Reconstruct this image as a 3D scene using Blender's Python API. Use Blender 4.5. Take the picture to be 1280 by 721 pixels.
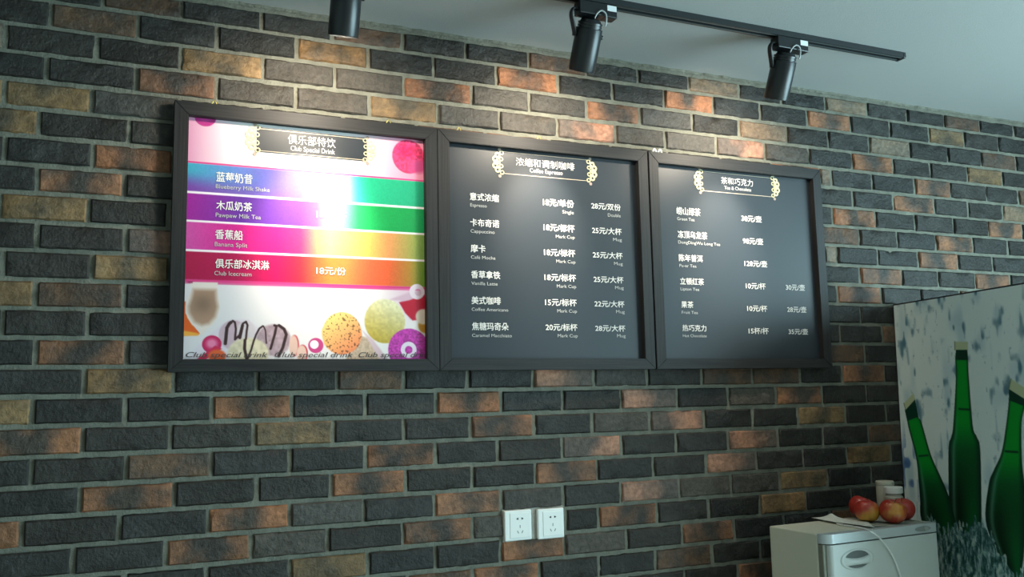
import bpy, bmesh, math, random
import numpy as np
from mathutils import Vector, Matrix, noise

for o in list(bpy.data.objects):
    bpy.data.objects.remove(o, do_unlink=True)
SC = bpy.context.scene
COL = SC.collection
random.seed(11)

# ------------------------------------------------------------------ camera, light, exposure
CAM = {'loc': [0.0, -2.4195, 1.55], 'F': [0.402842, 0.906942, 0.123186], 'R': [0.914757, -0.403456, -0.021037], 'U': [-0.030621, -0.12116, 0.992161], 'f': 1122.6}
cd = bpy.data.cameras.new('camera')
cam = bpy.data.objects.new('camera', cd)
COL.objects.link(cam)
cd.sensor_width = 36.0
cd.lens = CAM['f'] / 1280.0 * 36.0
cd.clip_start = 0.02
F, Rr, U = Vector(CAM['F']), Vector(CAM['R']), Vector(CAM['U'])
mw = Matrix.Identity(4)
for i in range(3):
    mw[i][0], mw[i][1], mw[i][2], mw[i][3] = Rr[i], U[i], -F[i], CAM['loc'][i]
cam.matrix_world = mw
SC.camera = cam

SC.view_settings.view_transform = 'Standard'
SC.view_settings.look = 'None'
SC.view_settings.gamma = 1.0
SC.view_settings.use_curve_mapping = False
SC.view_settings.exposure = 0.0

WORLD_STRENGTH = 0.32
WORLD_COLOR = (1.0, 0.93, 0.80)
WINDOW_POWER = 365.0
WINDOW_COLOR = (0.58, 0.90, 1.0)
BEAM_POWER, SPILL_POWER = 82.0, 25.0
SPOT_COLOR = (1.0, 0.86, 0.68)
BEAM_TILT = math.radians(38)
BEAM_SIZE, SPILL_SIZE = 44.0, 150.0
SPILL_TILT = math.radians(60)

w = bpy.data.worlds.new('room_world')
SC.world = w
w.use_nodes = True
bg = w.node_tree.nodes['Background']
bg.inputs[0].default_value = (*WORLD_COLOR, 1)
bg.inputs[1].default_value = WORLD_STRENGTH

ROOM_RIGHT, ROOM_LEFT, CEIL, BRICK_Y = 4.4, -2.2, 2.655, 0.031
WIN_Y0, WIN_Y1, WIN_Z0, WIN_Z1 = -4.6, -1.1, 0.15, 2.6
ld = bpy.data.lights.new('window_daylight', 'AREA')
ld.shape = 'RECTANGLE'
ld.size, ld.size_y = WIN_Y1 - WIN_Y0 - .1, WIN_Z1 - WIN_Z0 - .1
ld.energy = WINDOW_POWER
ld.color = WINDOW_COLOR
lo = bpy.data.objects.new('window_daylight', ld)
COL.objects.link(lo)
lo.location = (ROOM_RIGHT - .01, (WIN_Y0 + WIN_Y1) / 2, (WIN_Z0 + WIN_Z1) / 2)
lo.rotation_euler = (math.pi / 2, 0, math.pi / 2)

# ------------------------------------------------------------------ helpers
def s2l(c):
    return tuple((x / 12.92 if x <= .04045 else ((x + .055) / 1.055) ** 2.4) for x in c)

def rgb(r, g, b):
    return s2l((r / 255, g / 255, b / 255))

def mat(name, col, rough=.5, metal=0.0, spec=.5, attr=None, nscale=None, namp=.25, bump=0, bscale=80, emit=None, coat=0):
    m = bpy.data.materials.new(name)
    m.use_nodes = True
    nt = m.node_tree
    b = nt.nodes['Principled BSDF']
    b.inputs['Roughness'].default_value = rough
    b.inputs['Metallic'].default_value = metal
    b.inputs['Specular IOR Level'].default_value = spec
    b.inputs['Coat Weight'].default_value = coat
    if attr:
        a = nt.nodes.new('ShaderNodeAttribute')
        a.attribute_name = attr
        src = a.outputs['Color']
    else:
        a = nt.nodes.new('ShaderNodeRGB')
        a.outputs[0].default_value = (*col, 1)
        src = a.outputs[0]
    if nscale or bump:
        tc = nt.nodes.new('ShaderNodeTexCoord')
    if nscale:
        n = nt.nodes.new('ShaderNodeTexNoise')
        n.inputs['Scale'].default_value = nscale
        n.inputs['Detail'].default_value = 6
        nt.links.new(tc.outputs['Object'], n.inputs['Vector'])
        mr = nt.nodes.new('ShaderNodeMapRange')
        mr.inputs['From Min'].default_value = .25
        mr.inputs['From Max'].default_value = .75
        mr.inputs['To Min'].default_value = 1 - namp
        mr.inputs['To Max'].default_value = 1 + namp
        nt.links.new(n.outputs['Fac'], mr.inputs['Value'])
        mx = nt.nodes.new('ShaderNodeMix')
        mx.data_type = 'RGBA'
        mx.blend_type = 'MULTIPLY'
        mx.inputs[0].default_value = 1
        nt.links.new(src, mx.inputs[6])
        nt.links.new(mr.outputs[0], mx.inputs[7])
        src = mx.outputs[2]
    nt.links.new(src, b.inputs['Base Color'])
    if bump:
        n2 = nt.nodes.new('ShaderNodeTexNoise')
        n2.inputs['Scale'].default_value = bscale
        n2.inputs['Detail'].default_value = 8
        n2.inputs['Roughness'].default_value = .65
        nt.links.new(tc.outputs['Object'], n2.inputs['Vector'])
        bp = nt.nodes.new('ShaderNodeBump')
        bp.inputs['Strength'].default_value = bump
        bp.inputs['Distance'].default_value = .006
        nt.links.new(n2.outputs['Fac'], bp.inputs['Height'])
        nt.links.new(bp.outputs[0], b.inputs['Normal'])
    if emit:
        b.inputs['Emission Color'].default_value = (*emit[0], 1)
        b.inputs['Emission Strength'].default_value = emit[1]
    return m

def wood_mat(name, c0, c1, rough, axis):
    m = mat(name, c0, rough, spec=.25)
    nt = m.node_tree
    b = nt.nodes['Principled BSDF']
    tc = nt.nodes.new('ShaderNodeTexCoord')
    mp = nt.nodes.new('ShaderNodeMapping')
    mp.inputs['Scale'].default_value = (6, 60, 260) if axis == 'x' else (260, 60, 6)
    n = nt.nodes.new('ShaderNodeTexNoise')
    n.inputs['Scale'].default_value = 1.0
    n.inputs['Detail'].default_value = 5
    rp = nt.nodes.new('ShaderNodeValToRGB')
    rp.color_ramp.elements[0].position = .35
    rp.color_ramp.elements[1].position = .72
    rp.color_ramp.elements[0].color = (*c0, 1)
    rp.color_ramp.elements[1].color = (*c1, 1)
    nt.links.new(tc.outputs['Object'], mp.inputs[0])
    nt.links.new(mp.outputs[0], n.inputs['Vector'])
    nt.links.new(n.outputs['Fac'], rp.inputs[0])
    nt.links.new(rp.outputs[0], b.inputs['Base Color'])
    bp = nt.nodes.new('ShaderNodeBump')
    bp.inputs['Strength'].default_value = .35
    bp.inputs['Distance'].default_value = .001
    nt.links.new(n.outputs['Fac'], bp.inputs['Height'])
    nt.links.new(bp.outputs[0], b.inputs['Normal'])
    return m

def new_obj(name, me, parent=None, m=None, smooth=False):
    o = bpy.data.objects.new(name, me)
    COL.objects.link(o)
    if parent:
        o.parent = parent
    if m:
        for x in (m if isinstance(m, (list, tuple)) else [m]):
            me.materials.append(x)
    if smooth:
        me.shade_smooth()
    return o

def from_bm(name, bm, parent=None, m=None, smooth=False):
    bmesh.ops.recalc_face_normals(bm, faces=bm.faces)
    me = bpy.data.meshes.new(name)
    bm.to_mesh(me)
    bm.free()
    return new_obj(name, me, parent, m, smooth)

def thing(name, label, cat, loc=(0, 0, 0), rz=0, group=None):
    o = bpy.data.objects.new(name, None)
    COL.objects.link(o)
    o.empty_display_size = .05
    o.location = loc
    o.rotation_euler = (0, 0, rz)
    tag(o, label, cat, group)
    return o

def tag(o, label, cat, group=None):
    o['label'] = label
    o['category'] = cat
    if group:
        o['group'] = group
    return o

def struct(o):
    o['kind'] = 'structure'
    return o

def add_box(bm, x0, x1, y0, y1, z0, z1, bevel=0, seg=2):
    r = bmesh.ops.create_cube(bm, size=1)
    vs = r['verts']
    for v in vs:
        v.co = Vector((x0 + (v.co.x + .5) * (x1 - x0), y0 + (v.co.y + .5) * (y1 - y0), z0 + (v.co.z + .5) * (z1 - z0)))
    if bevel:
        es = list({e for v in vs for e in v.link_edges})
        bmesh.ops.bevel(bm, geom=es, offset=bevel, segments=seg, profile=.5, affect='EDGES')
    return bm

def prism(bm, pts, y0, y1):
    """polygon in XZ extruded along Y (y0 front, y1 back)"""
    a = [bm.verts.new((p[0], y0, p[1])) for p in pts]
    b = [bm.verts.new((p[0], y1, p[1])) for p in pts]
    bm.faces.new(a)
    bm.faces.new(b[::-1])
    n = len(pts)
    for i in range(n):
        bm.faces.new((a[i], b[i], b[(i + 1) % n], a[(i + 1) % n]))
    return bm

def annulus(bm, cx, cz, r, ri, y0, y1, n=20):
    if ri <= 0:
        return prism(bm, [(cx + r * math.cos(2 * math.pi * k / n), cz + r * math.sin(2 * math.pi * k / n)) for k in range(n)], y0, y1)
    ring = []
    for rr in (r, ri):
        for y in (y0, y1):
            ring.append([bm.verts.new((cx + rr * math.cos(2 * math.pi * k / n), y, cz + rr * math.sin(2 * math.pi * k / n))) for k in range(n)])
    of, ob, nf, nb = ring
    for k in range(n):
        j = (k + 1) % n
        bm.faces.new((of[k], of[j], nf[j], nf[k]))
        bm.faces.new((of[k], ob[k], ob[j], of[j]))
        bm.faces.new((nf[k], nf[j], nb[j], nb[k]))
        bm.faces.new((ob[k], nb[k], nb[j], ob[j]))
    return bm

def lathe(bm, prof, n=40, M=None):
    """prof: list of (r, z); closed at both ends when r = 0"""
    rings = []
    for r, z in prof:
        if r < 1e-6:
            v = bm.verts.new((0, 0, z))
            rings.append([v])
        else:
            rings.append([bm.verts.new((r * math.cos(2 * math.pi * k / n), r * math.sin(2 * math.pi * k / n), z)) for k in range(n)])
    for a, b in zip(rings, rings[1:]):
        for k in range(n):
            j = (k + 1) % n
            if len(a) == 1 and len(b) == 1:
                continue
            if len(a) == 1:
                bm.faces.new((a[0], b[k], b[j]))
            elif len(b) == 1:
                bm.faces.new((a[k], a[j], b[0]))
            else:
                bm.faces.new((a[k], a[j], b[j], b[k]))
    if M:
        bmesh.ops.transform(bm, matrix=M, verts=[v for r in rings for v in r])
    return bm

def smooth_path(pts, sub=8):
    P = [Vector(p) for p in pts]
    out = []
    for i in range(len(P) - 1):
        p0, p1, p2, p3 = P[max(i - 1, 0)], P[i], P[i + 1], P[min(i + 2, len(P) - 1)]
        for s in range(sub):
            t = s / sub
            out.append(.5 * ((2 * p1) + (p2 - p0) * t + (2 * p0 - 5 * p1 + 4 * p2 - p3) * t * t + (3 * p1 - p0 - 3 * p2 + p3) * t ** 3))
    out.append(P[-1])
    return out

def tube(bm, pts, r, n=10, flat=None):
    """round (or flat: (half width, half thickness)) tube along a path"""
    pts = [Vector(p) for p in pts]
    rings = []
    for i, p in enumerate(pts):
        t = (pts[min(i + 1, len(pts) - 1)] - pts[max(i - 1, 0)]).normalized()
        a = t.cross(Vector((0, 1, 0)))
        if a.length < .05:
            a = t.cross(Vector((1, 0, 0)))
        a.normalize()
        b = t.cross(a)
        ra, rb = flat if flat else (r, r)
        rings.append([bm.verts.new(p + a * math.cos(2 * math.pi * k / n) * ra + b * math.sin(2 * math.pi * k / n) * rb) for k in range(n)])
    for x, y in zip(rings, rings[1:]):
        for k in range(n):
            bm.faces.new((x[k], x[(k + 1) % n], y[(k + 1) % n], y[k]))
    bm.faces.new(rings[0][::-1])
    bm.faces.new(rings[-1])
    return bm

def set_tone(me, cols, name='tone'):
    at = me.color_attributes.new(name, 'FLOAT_COLOR', 'POINT')
    a = np.ones((len(me.vertices), 4), dtype=np.float32)
    a[:, :3] = np.asarray(cols, dtype=np.float32)
    at.data.foreach_set('color', a.ravel())

# ------------------------------------------------------------------ materials
M_brick = mat('brick_face', (.1, .1, .1), .46, attr='tone', nscale=70, namp=.38, bump=1.0, bscale=75, spec=.32)
M_mortar = mat('mortar', (.175, .175, .142), .9, nscale=25, namp=.25, bump=.8, bscale=120, spec=.2)
M_ceil = mat('ceiling_paint', (.36, .37, .365), .85, spec=.2, bump=.15, bscale=160)
M_plaster = mat('wall_paint', (.30, .29, .26), .85, spec=.2, bump=.1, bscale=120)
M_floor = mat('floor_tile', (.62, .53, .43), .5, nscale=4, namp=.15)
M_frame_x = wood_mat('dark_wood_rail', (.012, .012, .013), (.024, .0235, .0235), .52, 'x')
M_frame_z = wood_mat('dark_wood_stile', (.012, .012, .013), (.024, .0235, .0235), .52, 'z')
M_panel = mat('black_print', (.0165, .022, .029), .43, spec=.36)
M_white = mat('white_lettering', (.62, .61, .59), .5)
M_cap = mat('small_lettering', (.40, .40, .39), .5)
M_gold = mat('gold_print', rgb(200, 190, 146), .4)
M_goldgrey = mat('rose_grey_print', rgb(150, 132, 120), .5)
M_line = mat('pale_gold_line', rgb(176, 162, 142), .4)
M_brass = mat('brass', (.45, .36, .1), .35, metal=.8)
M_plastic_white = mat('white_plastic', (.74, .76, .74), .35)
M_script = mat('script_ink', (.05, .045, .045), .6)
M_dark = mat('dark_hole', (.004, .004, .004), .8)
M_black = mat('black_metal', (.010, .012, .014), .33, spec=.5)
M_black2 = mat('black_track', (.012, .015, .017), .4, spec=.5)

# ------------------------------------------------------------------ setting
def slab(name, x0, x1, y0, y1, z0, z1, m):
    bm = bmesh.new()
    add_box(bm, x0, x1, y0, y1, z0, z1)
    return struct(from_bm(name, bm, None, m))

slab('floor', ROOM_LEFT, ROOM_RIGHT + .15, -5.2, .2, -.1, 0, M_floor)
slab('ceiling', ROOM_LEFT, ROOM_RIGHT + .15, -5.2, .2, CEIL, CEIL + .1, M_ceil)
bm = bmesh.new()
X0, X1 = ROOM_RIGHT, ROOM_RIGHT + .15
add_box(bm, X0, X1, -5.2, WIN_Y0, 0, CEIL)
add_box(bm, X0, X1, WIN_Y1, .2, 0, CEIL)
add_box(bm, X0, X1, WIN_Y0, WIN_Y1, 0, WIN_Z0)
add_box(bm, X0, X1, WIN_Y0, WIN_Y1, WIN_Z1, CEIL)
struct(from_bm('wall_right', bm, None, M_plaster))
slab('wall_left', ROOM_LEFT - .15, ROOM_LEFT, -5.2, .2, 0, CEIL, mat('pale_wall_paint', (.45, .45, .42), .85, spec=.2))

slab('wall_front_light_block', ROOM_LEFT - .15, 1.3, -5.3, -5.2, 0, CEIL, M_plaster)  # unseen part wall behind the camera, added to cut ambient light on the left

win = bpy.data.objects.new('window_1', None)
COL.objects.link(win)
win.location = (ROOM_RIGHT + .07, (WIN_Y0 + WIN_Y1) / 2, WIN_Z0)
struct(win)
hw, hh = (WIN_Y1 - WIN_Y0) / 2, WIN_Z1 - WIN_Z0
bm = bmesh.new()
for a, b, c, d in ((-hw, -hw + .06, 0, hh), (hw - .06, hw, 0, hh), (-.03, .03, 0, hh), (-hw, hw, 0, .06), (-hw, hw, hh - .06, hh)):
    add_box(bm, -.03, .03, a, b, c, d)
from_bm('window_frame', bm, win, M_plastic_white)
M_glass = mat('window_glass', (.9, .95, .95), .02)
M_glass.node_tree.nodes['Principled BSDF'].inputs['Transmission Weight'].default_value = 1
bm = bmesh.new()
add_box(bm, -.004, .004, -hw + .05, hw - .05, .05, hh - .05)
from_bm('window_pane', bm, win, M_glass)

# ------------------------------------------------------------------ the brick wall: bricks and mortar in one mesh
ROWS = {
 0: 'd-0.218 d-0.055 b0.137 d0.345 d0.544 b0.753 d0.953 d1.163 b1.368 d1.564 d1.765 t1.976 d2.167 d2.368 t2.571 d2.775 d2.977 b3.175 d3.377 d3.583',
 1: 'd-0.173 b0.030 d0.228 d0.443 y0.649 d0.847 d1.052 o1.265 d1.464 d1.665 o1.863 d2.066 d2.279 o2.485 d2.681 d2.887 y3.080 d3.277 d3.474',
 2: 't-0.273 d-0.065 d0.138 y0.352 g0.551 g0.755 o0.969 g1.162 g1.366 o1.567 g1.773 d1.971 t2.179 d2.371 d2.569 t2.778 d2.979 d3.167 b3.372 d3.588',
 3: 'd-0.178 d0.030 o0.231 g0.442 g0.651 y0.861 g1.060 g1.258 r1.470 g1.661 g1.868 r2.077 g2.276 d2.480 o2.684 d2.880 d3.081 y3.283 d3.493',
 4: 'y-0.269 y-0.072 g0.139 n2.322 t2.374 d2.572 d2.788 o2.980 d3.181 d3.368 b3.567',
 5: 'y-0.190 d0.017 d0.201 n2.294 d2.472 d2.670 o2.886 d3.069 d3.269 t3.484',
 6: 'd-0.262 d-0.065 o0.127 n2.215 d2.370 o2.575 d2.777 d2.981 d3.173 o3.373 d3.572',
 7: 'd-0.188 o0.009 d0.204 n2.282 b2.490 d2.676 d2.879 o3.079 d3.279 d3.464',
 8: 'd-0.264 y-0.070 d0.116 n2.313 t2.377 d2.573 d2.779 o2.987 d3.182 d3.382',
 9: 'd-0.183 d0.017 r0.207 n2.300 d2.481 o2.686 d2.876 d3.075 o3.274 d3.468',
 10: 'd-0.253 d-0.058 y0.124 n2.302 d2.368 o2.579 d2.776 d2.983 b3.178 d3.387',
 11: 'y-0.182 b0.018 d0.209 n2.296 d2.471 d2.667 o2.864 d3.067 d3.274',
 12: 'd-0.247 d-0.064 d0.133 n2.290 d2.367 d2.569 b2.761 d2.962 d3.160',
 13: 'd-0.175 o0.028 d0.222 n2.302 b2.477 d2.681 d2.870 o3.076 d3.265',
 14: 'd-0.066 y0.140 d0.346 d0.559 b0.749 d0.943 d1.153 r1.361 g1.555 d1.764 b1.969 b2.174 d2.366 o2.567 d2.758 d2.946 d3.165',
 15: 'y-0.176 d0.028 d0.235 o0.438 d0.639 d0.844 o1.047 d1.251 d1.455 r1.664 d1.865 g2.065 o2.269 d2.472 d2.650 d2.854 d3.067',
 16: 'o-0.065 d0.136 d0.340 y0.550 d0.748 d0.950 o1.152 d1.350 g1.558 r1.765 d1.962 d2.156 y2.368 d2.561 d2.743 d2.930 o3.147',
 17: 'd-0.172 d0.034 b0.236 d0.433 d0.639 o0.842 d1.034 d1.243 r1.452 d1.653 d1.857 r2.062 d2.260 d2.470 b2.656 d2.838 d3.050',
 18: 'd-0.065 o0.147 d0.350 d0.546 o0.752 d0.953 d1.154 o1.362 d1.563 d1.767 r1.969 d2.166 d2.363 y2.570 d2.768 d2.955 d3.173',
 19: 'o-0.188 d0.024 d0.231 o0.435 g0.634 d0.836 o1.041 g1.244 d1.443 r1.658 g1.860 g2.061 y2.270 d2.468 d2.661 d2.863 o3.076',
 20: 'd-0.076 d0.132 o0.338 g0.536 d0.744 o0.950 g1.052 x1.250 d1.362 o1.571 d1.768 d1.973 y2.169 d2.369 d2.537 d2.733 d2.939',
 21: 'd-0.142 d0.039 d0.231 d0.436 y0.645 d0.839 d1.036 o1.245 g1.457 d1.662 o1.864 d2.068 d2.272 b2.474 d2.685 d2.888',
 22: 'd-0.214 o-0.038 d0.150 d0.348 d0.558 d0.757 b0.950 o1.159 d1.357 d1.558 b1.772 d1.966 d2.127 o2.338 d2.542 d2.758',
 23: 'o-0.145 d0.034 d0.240 y0.444 d0.649 d0.849 d1.055 b1.254 d1.454 d1.664 d1.871 o2.071 d2.260 d2.460'}
PITCH, ROW_TOP = .0713, 2.651
TONES = {
    'd': ((.0165, .015, .0125), (.026, .025, .022)), 'g': ((.048, .043, .036), (.058, .053, .046)),
    'o': ((.245, .108, .053), (.042, .034, .027)), 'y': ((.205, .122, .054), (.07, .053, .033)),
    'r': ((.34, .17, .11), (.085, .068, .058)), 'b': ((.115, .062, .034), (.05, .040, .033)),
    't': ((.20, .135, .085), (.11, .088, .064))}

def fill_row(a, b, first=None):
    out = []
    n = max(1, round((b - a) / .208))
    for i in range(n):
        out.append((random.choices('dgoybr', (58, 8, 18, 7, 6, 3))[0], a + (b - a) * i / n, a + (b - a) * (i + 1) / n))
    return out

bricks = []
for k in range(0, 37):
    zt = ROW_TOP - PITCH * k
    zb = zt - PITCH
    if zb < -.02:
        break
    row = []
    if k in ROWS:
        items = [(s[0], float(s[1:])) for s in ROWS[k].split()]
        x = items[0][1] - .205
        row += fill_row(ROOM_LEFT, x)
        for c, xr in items:
            if c == 'n':
                row += fill_row(x, xr)
            elif c != 'x':
                row.append((c, x, xr))
            x = xr
        row += fill_row(x, ROOM_RIGHT)
    else:
        row += fill_row(ROOM_LEFT - .1 * (k % 2), ROOM_RIGHT)
    for c, a, b in row:
        bricks.append((k, c, a, b, zb, zt))

V, Fc, Cc, Mi = [], [], [], []
def add_brick(k, c, xa, xb, zb, zt):
    rnd = random.Random(int(k * 7919 + xa * 1000))
    jx, jz = .0055 + rnd.uniform(-.001, .0015), .0060 + rnd.uniform(-.001, .001)
    xa, xb, zb, zt = xa + jx, xb - jx, zb + jz, zt - jz
    if k == 0:
        zt -= .012
    if xb - xa < .01:
        return
    fine = k < 25
    nx = max(3, int((xb - xa) / (.014 if fine else .05)))
    nz = 6 if fine else 3
    e, q = TONES[c]
    jit = rnd.uniform(.82, 1.2)
    hue = rnd.uniform(-.06, .06)
    rec = rnd.uniform(-.002, .002)
    sl, sr = rnd.uniform(.5, 1.3), rnd.uniform(.5, 1.3)
    tilt = rnd.uniform(-.0016, .0016)
    base = len(V)
    W = xb - xa
    H = zt - zb
    for j in range(nz + 1):
        for i in range(nx + 1):
            u, v = i / nx, j / nz
            # rows next to the edge sit close to it so that the arris is crisp
            uu = (.0 if i == 0 else 1 if i == nx else u if 1 < i < nx - 1 else (.004 / W if i == 1 else 1 - .004 / W))
            vv = (.0 if j == 0 else 1 if j == nz else v if 1 < j < nz - 1 else (.004 / H if j == 1 else 1 - .004 / H))
            x, z = xa + uu * W, zb + vv * H
            p = Vector((x * 16, z * 16, k * 3.1))
            n1 = noise.noise(p * 1.2)
            n2 = noise.noise(p * 3.4 + Vector((5, 1, 2)))
            n3 = noise.noise(Vector((x * 60, z * 150, k)))
            edge = min(i, nx - i, j, nz - j)
            y = BRICK_Y + rec + n1 * .0027 + n2 * .0030 + n3 * .0017 + tilt * (vv - .5) * 2
            if edge == 0:
                y += .0045
                wob = noise.noise(Vector((x * 45, z * 45, 9 + k))) * .0022
                if i in (0, nx):
                    x += wob
                if j in (0, nz):
                    z += wob
            V.append((x, y, z))
            # kiln colour: brighter ends, dark smoky middle
            if c == 'r':
                m = max(0, min(1, (1 - abs(uu - (.2 if sl > .9 else .8)) * 2.1) + n1 * .7))
            elif c in 'y':
                m = max(0, min(1, .45 + abs(uu - .5) * 1.0 + n1 * .9 + n2 * .3 - .1))
            elif c == 'b' or c == 't':
                m = max(0, min(1, .5 + n1 * .9 + n2 * .4))
            elif c == 'o':
                d = (.5 - uu) * 2 * sl if uu < .5 else (uu - .5) * 2 * sr
                m = max(0, min(1, d * 1.25 - .12 + n1 * .75 + n2 * .25 + .12 * (1 - vv)))
            else:
                m = max(0, min(1, .5 + n1 * 1.2))
            col = [(q[t] + (e[t] - q[t]) * m) * jit * (1 + n3 * .25) for t in range(3)]
            col[0] *= 1 + hue
            col[2] *= 1 - hue
            Cc.append(col)
    def vid(i, j):
        return base + j * (nx + 1) + i
    for j in range(nz):
        for i in range(nx):
            Fc.append((vid(i, j), vid(i + 1, j), vid(i + 1, j + 1), vid(i, j + 1)))
            Mi.append(0)
    loop = [vid(i, 0) for i in range(nx + 1)] + [vid(nx, j) for j in range(1, nz + 1)] + [vid(i, nz) for i in range(nx - 1, -1, -1)] + [vid(0, j) for j in range(nz - 1, 0, -1)]
    b2 = len(V)
    for t in loop:
        V.append((V[t][0], BRICK_Y + .03, V[t][2]))
        Cc.append(Cc[t])
    L = len(loop)
    for t in range(L):
        Fc.append((loop[t], b2 + t, b2 + (t + 1) % L, loop[(t + 1) % L]))
        Mi.append(0)

for b in bricks:
    add_brick(*b)
# mortar bed: an uneven sheet behind the brick faces, with body down to the wall's back
def mortar_sheet(x0, x1, z0, z1, y, step, amp):
    base = len(V)
    nx, nz = int((x1 - x0) / step), int((z1 - z0) / step)
    for j in range(nz + 1):
        for i in range(nx + 1):
            x, z = x0 + (x1 - x0) * i / nx, z0 + (z1 - z0) * j / nz
            V.append((x, y + amp * noise.noise(Vector((x * 22, z * 22, 3))) + amp * .6 * noise.noise(Vector((x * 70, z * 70, 8))), z))
            Cc.append((.2, .2, .2))
    for j in range(nz):
        for i in range(nx):
            a = base + j * (nx + 1) + i
            Fc.append((a, a + 1, a + nx + 2, a + nx + 1))
            Mi.append(1)
mortar_sheet(ROOM_LEFT, ROOM_RIGHT, 0, 1.0, BRICK_Y + .007, .06, .002)
mortar_sheet(ROOM_LEFT, ROOM_RIGHT, 1.0, CEIL, BRICK_Y + .007, .02, .003)
# crumbly strip of mortar squeezed out along the ceiling
mortar_sheet(ROOM_LEFT, ROOM_RIGHT, CEIL - .009, CEIL, BRICK_Y + .001, .0045, .006)
me = bpy.data.meshes.new('wall_back')
me.from_pydata(V, [], Fc)
me.polygons.foreach_set('material_index', Mi)
set_tone(me, Cc)
wall = struct(new_obj('wall_back', me, None, [M_brick, M_mortar]))
me.shade_smooth()
me.set_sharp_from_angle(angle=math.radians(40))
slab('trim_1', ROOM_LEFT, ROOM_RIGHT, BRICK_Y + .031, .2, 0, CEIL, M_plaster)
bpy.data.objects['trim_1'].name = 'wall_core'
# grout pad around the two power sockets
bm = bmesh.new()

# ------------------------------------------------------------------ menu boards
def text_mesh(body, offset):
    c = bpy.data.curves.new('lettering', 'FONT')
    c.body = body
    c.size = 1
    c.resolution_u = 3
    c.offset = offset
    c.extrude = 0
    o = bpy.data.objects.new('lettering', c)
    COL.objects.link(o)
    dg = bpy.context.evaluated_depsgraph_get()
    dg.update()
    m = bpy.data.meshes.new_from_object(o.evaluated_get(dg))
    bpy.data.objects.remove(o)
    bpy.data.curves.remove(c)
    return m

def lettering(parent, body, x0, x1, z0, z1, y, m, offset=0, name='lettering', label=None, shear=0):
    me = text_mesh(body, 0)
    n = len(me.vertices)
    co = np.empty(n * 3)
    me.vertices.foreach_get('co', co)
    co = co.reshape(n, 3)
    a0, a1, b0, b1 = co[:, 0].min(), co[:, 0].max(), co[:, 1].min(), co[:, 1].max()
    if body.isascii() or 'é' in body:
        b0, b1 = 0.0, .73
    X = x0 + (co[:, 0] - a0) / (a1 - a0) * (x1 - x0)
    Z = z0 + (co[:, 1] - b0) / (b1 - b0) * (z1 - z0)
    X = X + shear * (Z - z0)
    o3 = np.stack([X - parent.location.x, np.full(n, y - parent.location.y), Z - parent.location.z], 1)
    # heavier strokes: the outline laid down again, shifted by a fraction of the stroke
    fl = [tuple(p.vertices) for p in me.polygons]
    bpy.data.meshes.remove(me)
    dz = offset * (z1 - z0) * .9
    sh = [(0, 0)] if not offset else [(-1, 0), (1, 0), (0, 1), (0, -1)]
    vs, fs = [], []
    for i, (a, b) in enumerate(sh):
        vs.append(o3 + np.array([a * dz * 1.15, -i * .00004, b * dz]))
        fs += [tuple(q + n * i for q in f) for f in fl]
    me = bpy.data.meshes.new(name)
    me.from_pydata(np.concatenate(vs).tolist(), [], fs)
    me.update()
    ob = new_obj(name, me, parent, m)
    if len(me.polygons) and me.polygons[0].normal.y > 0:
        me.flip_normals()
    if label:
        ob['label'] = label
    return ob

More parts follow.
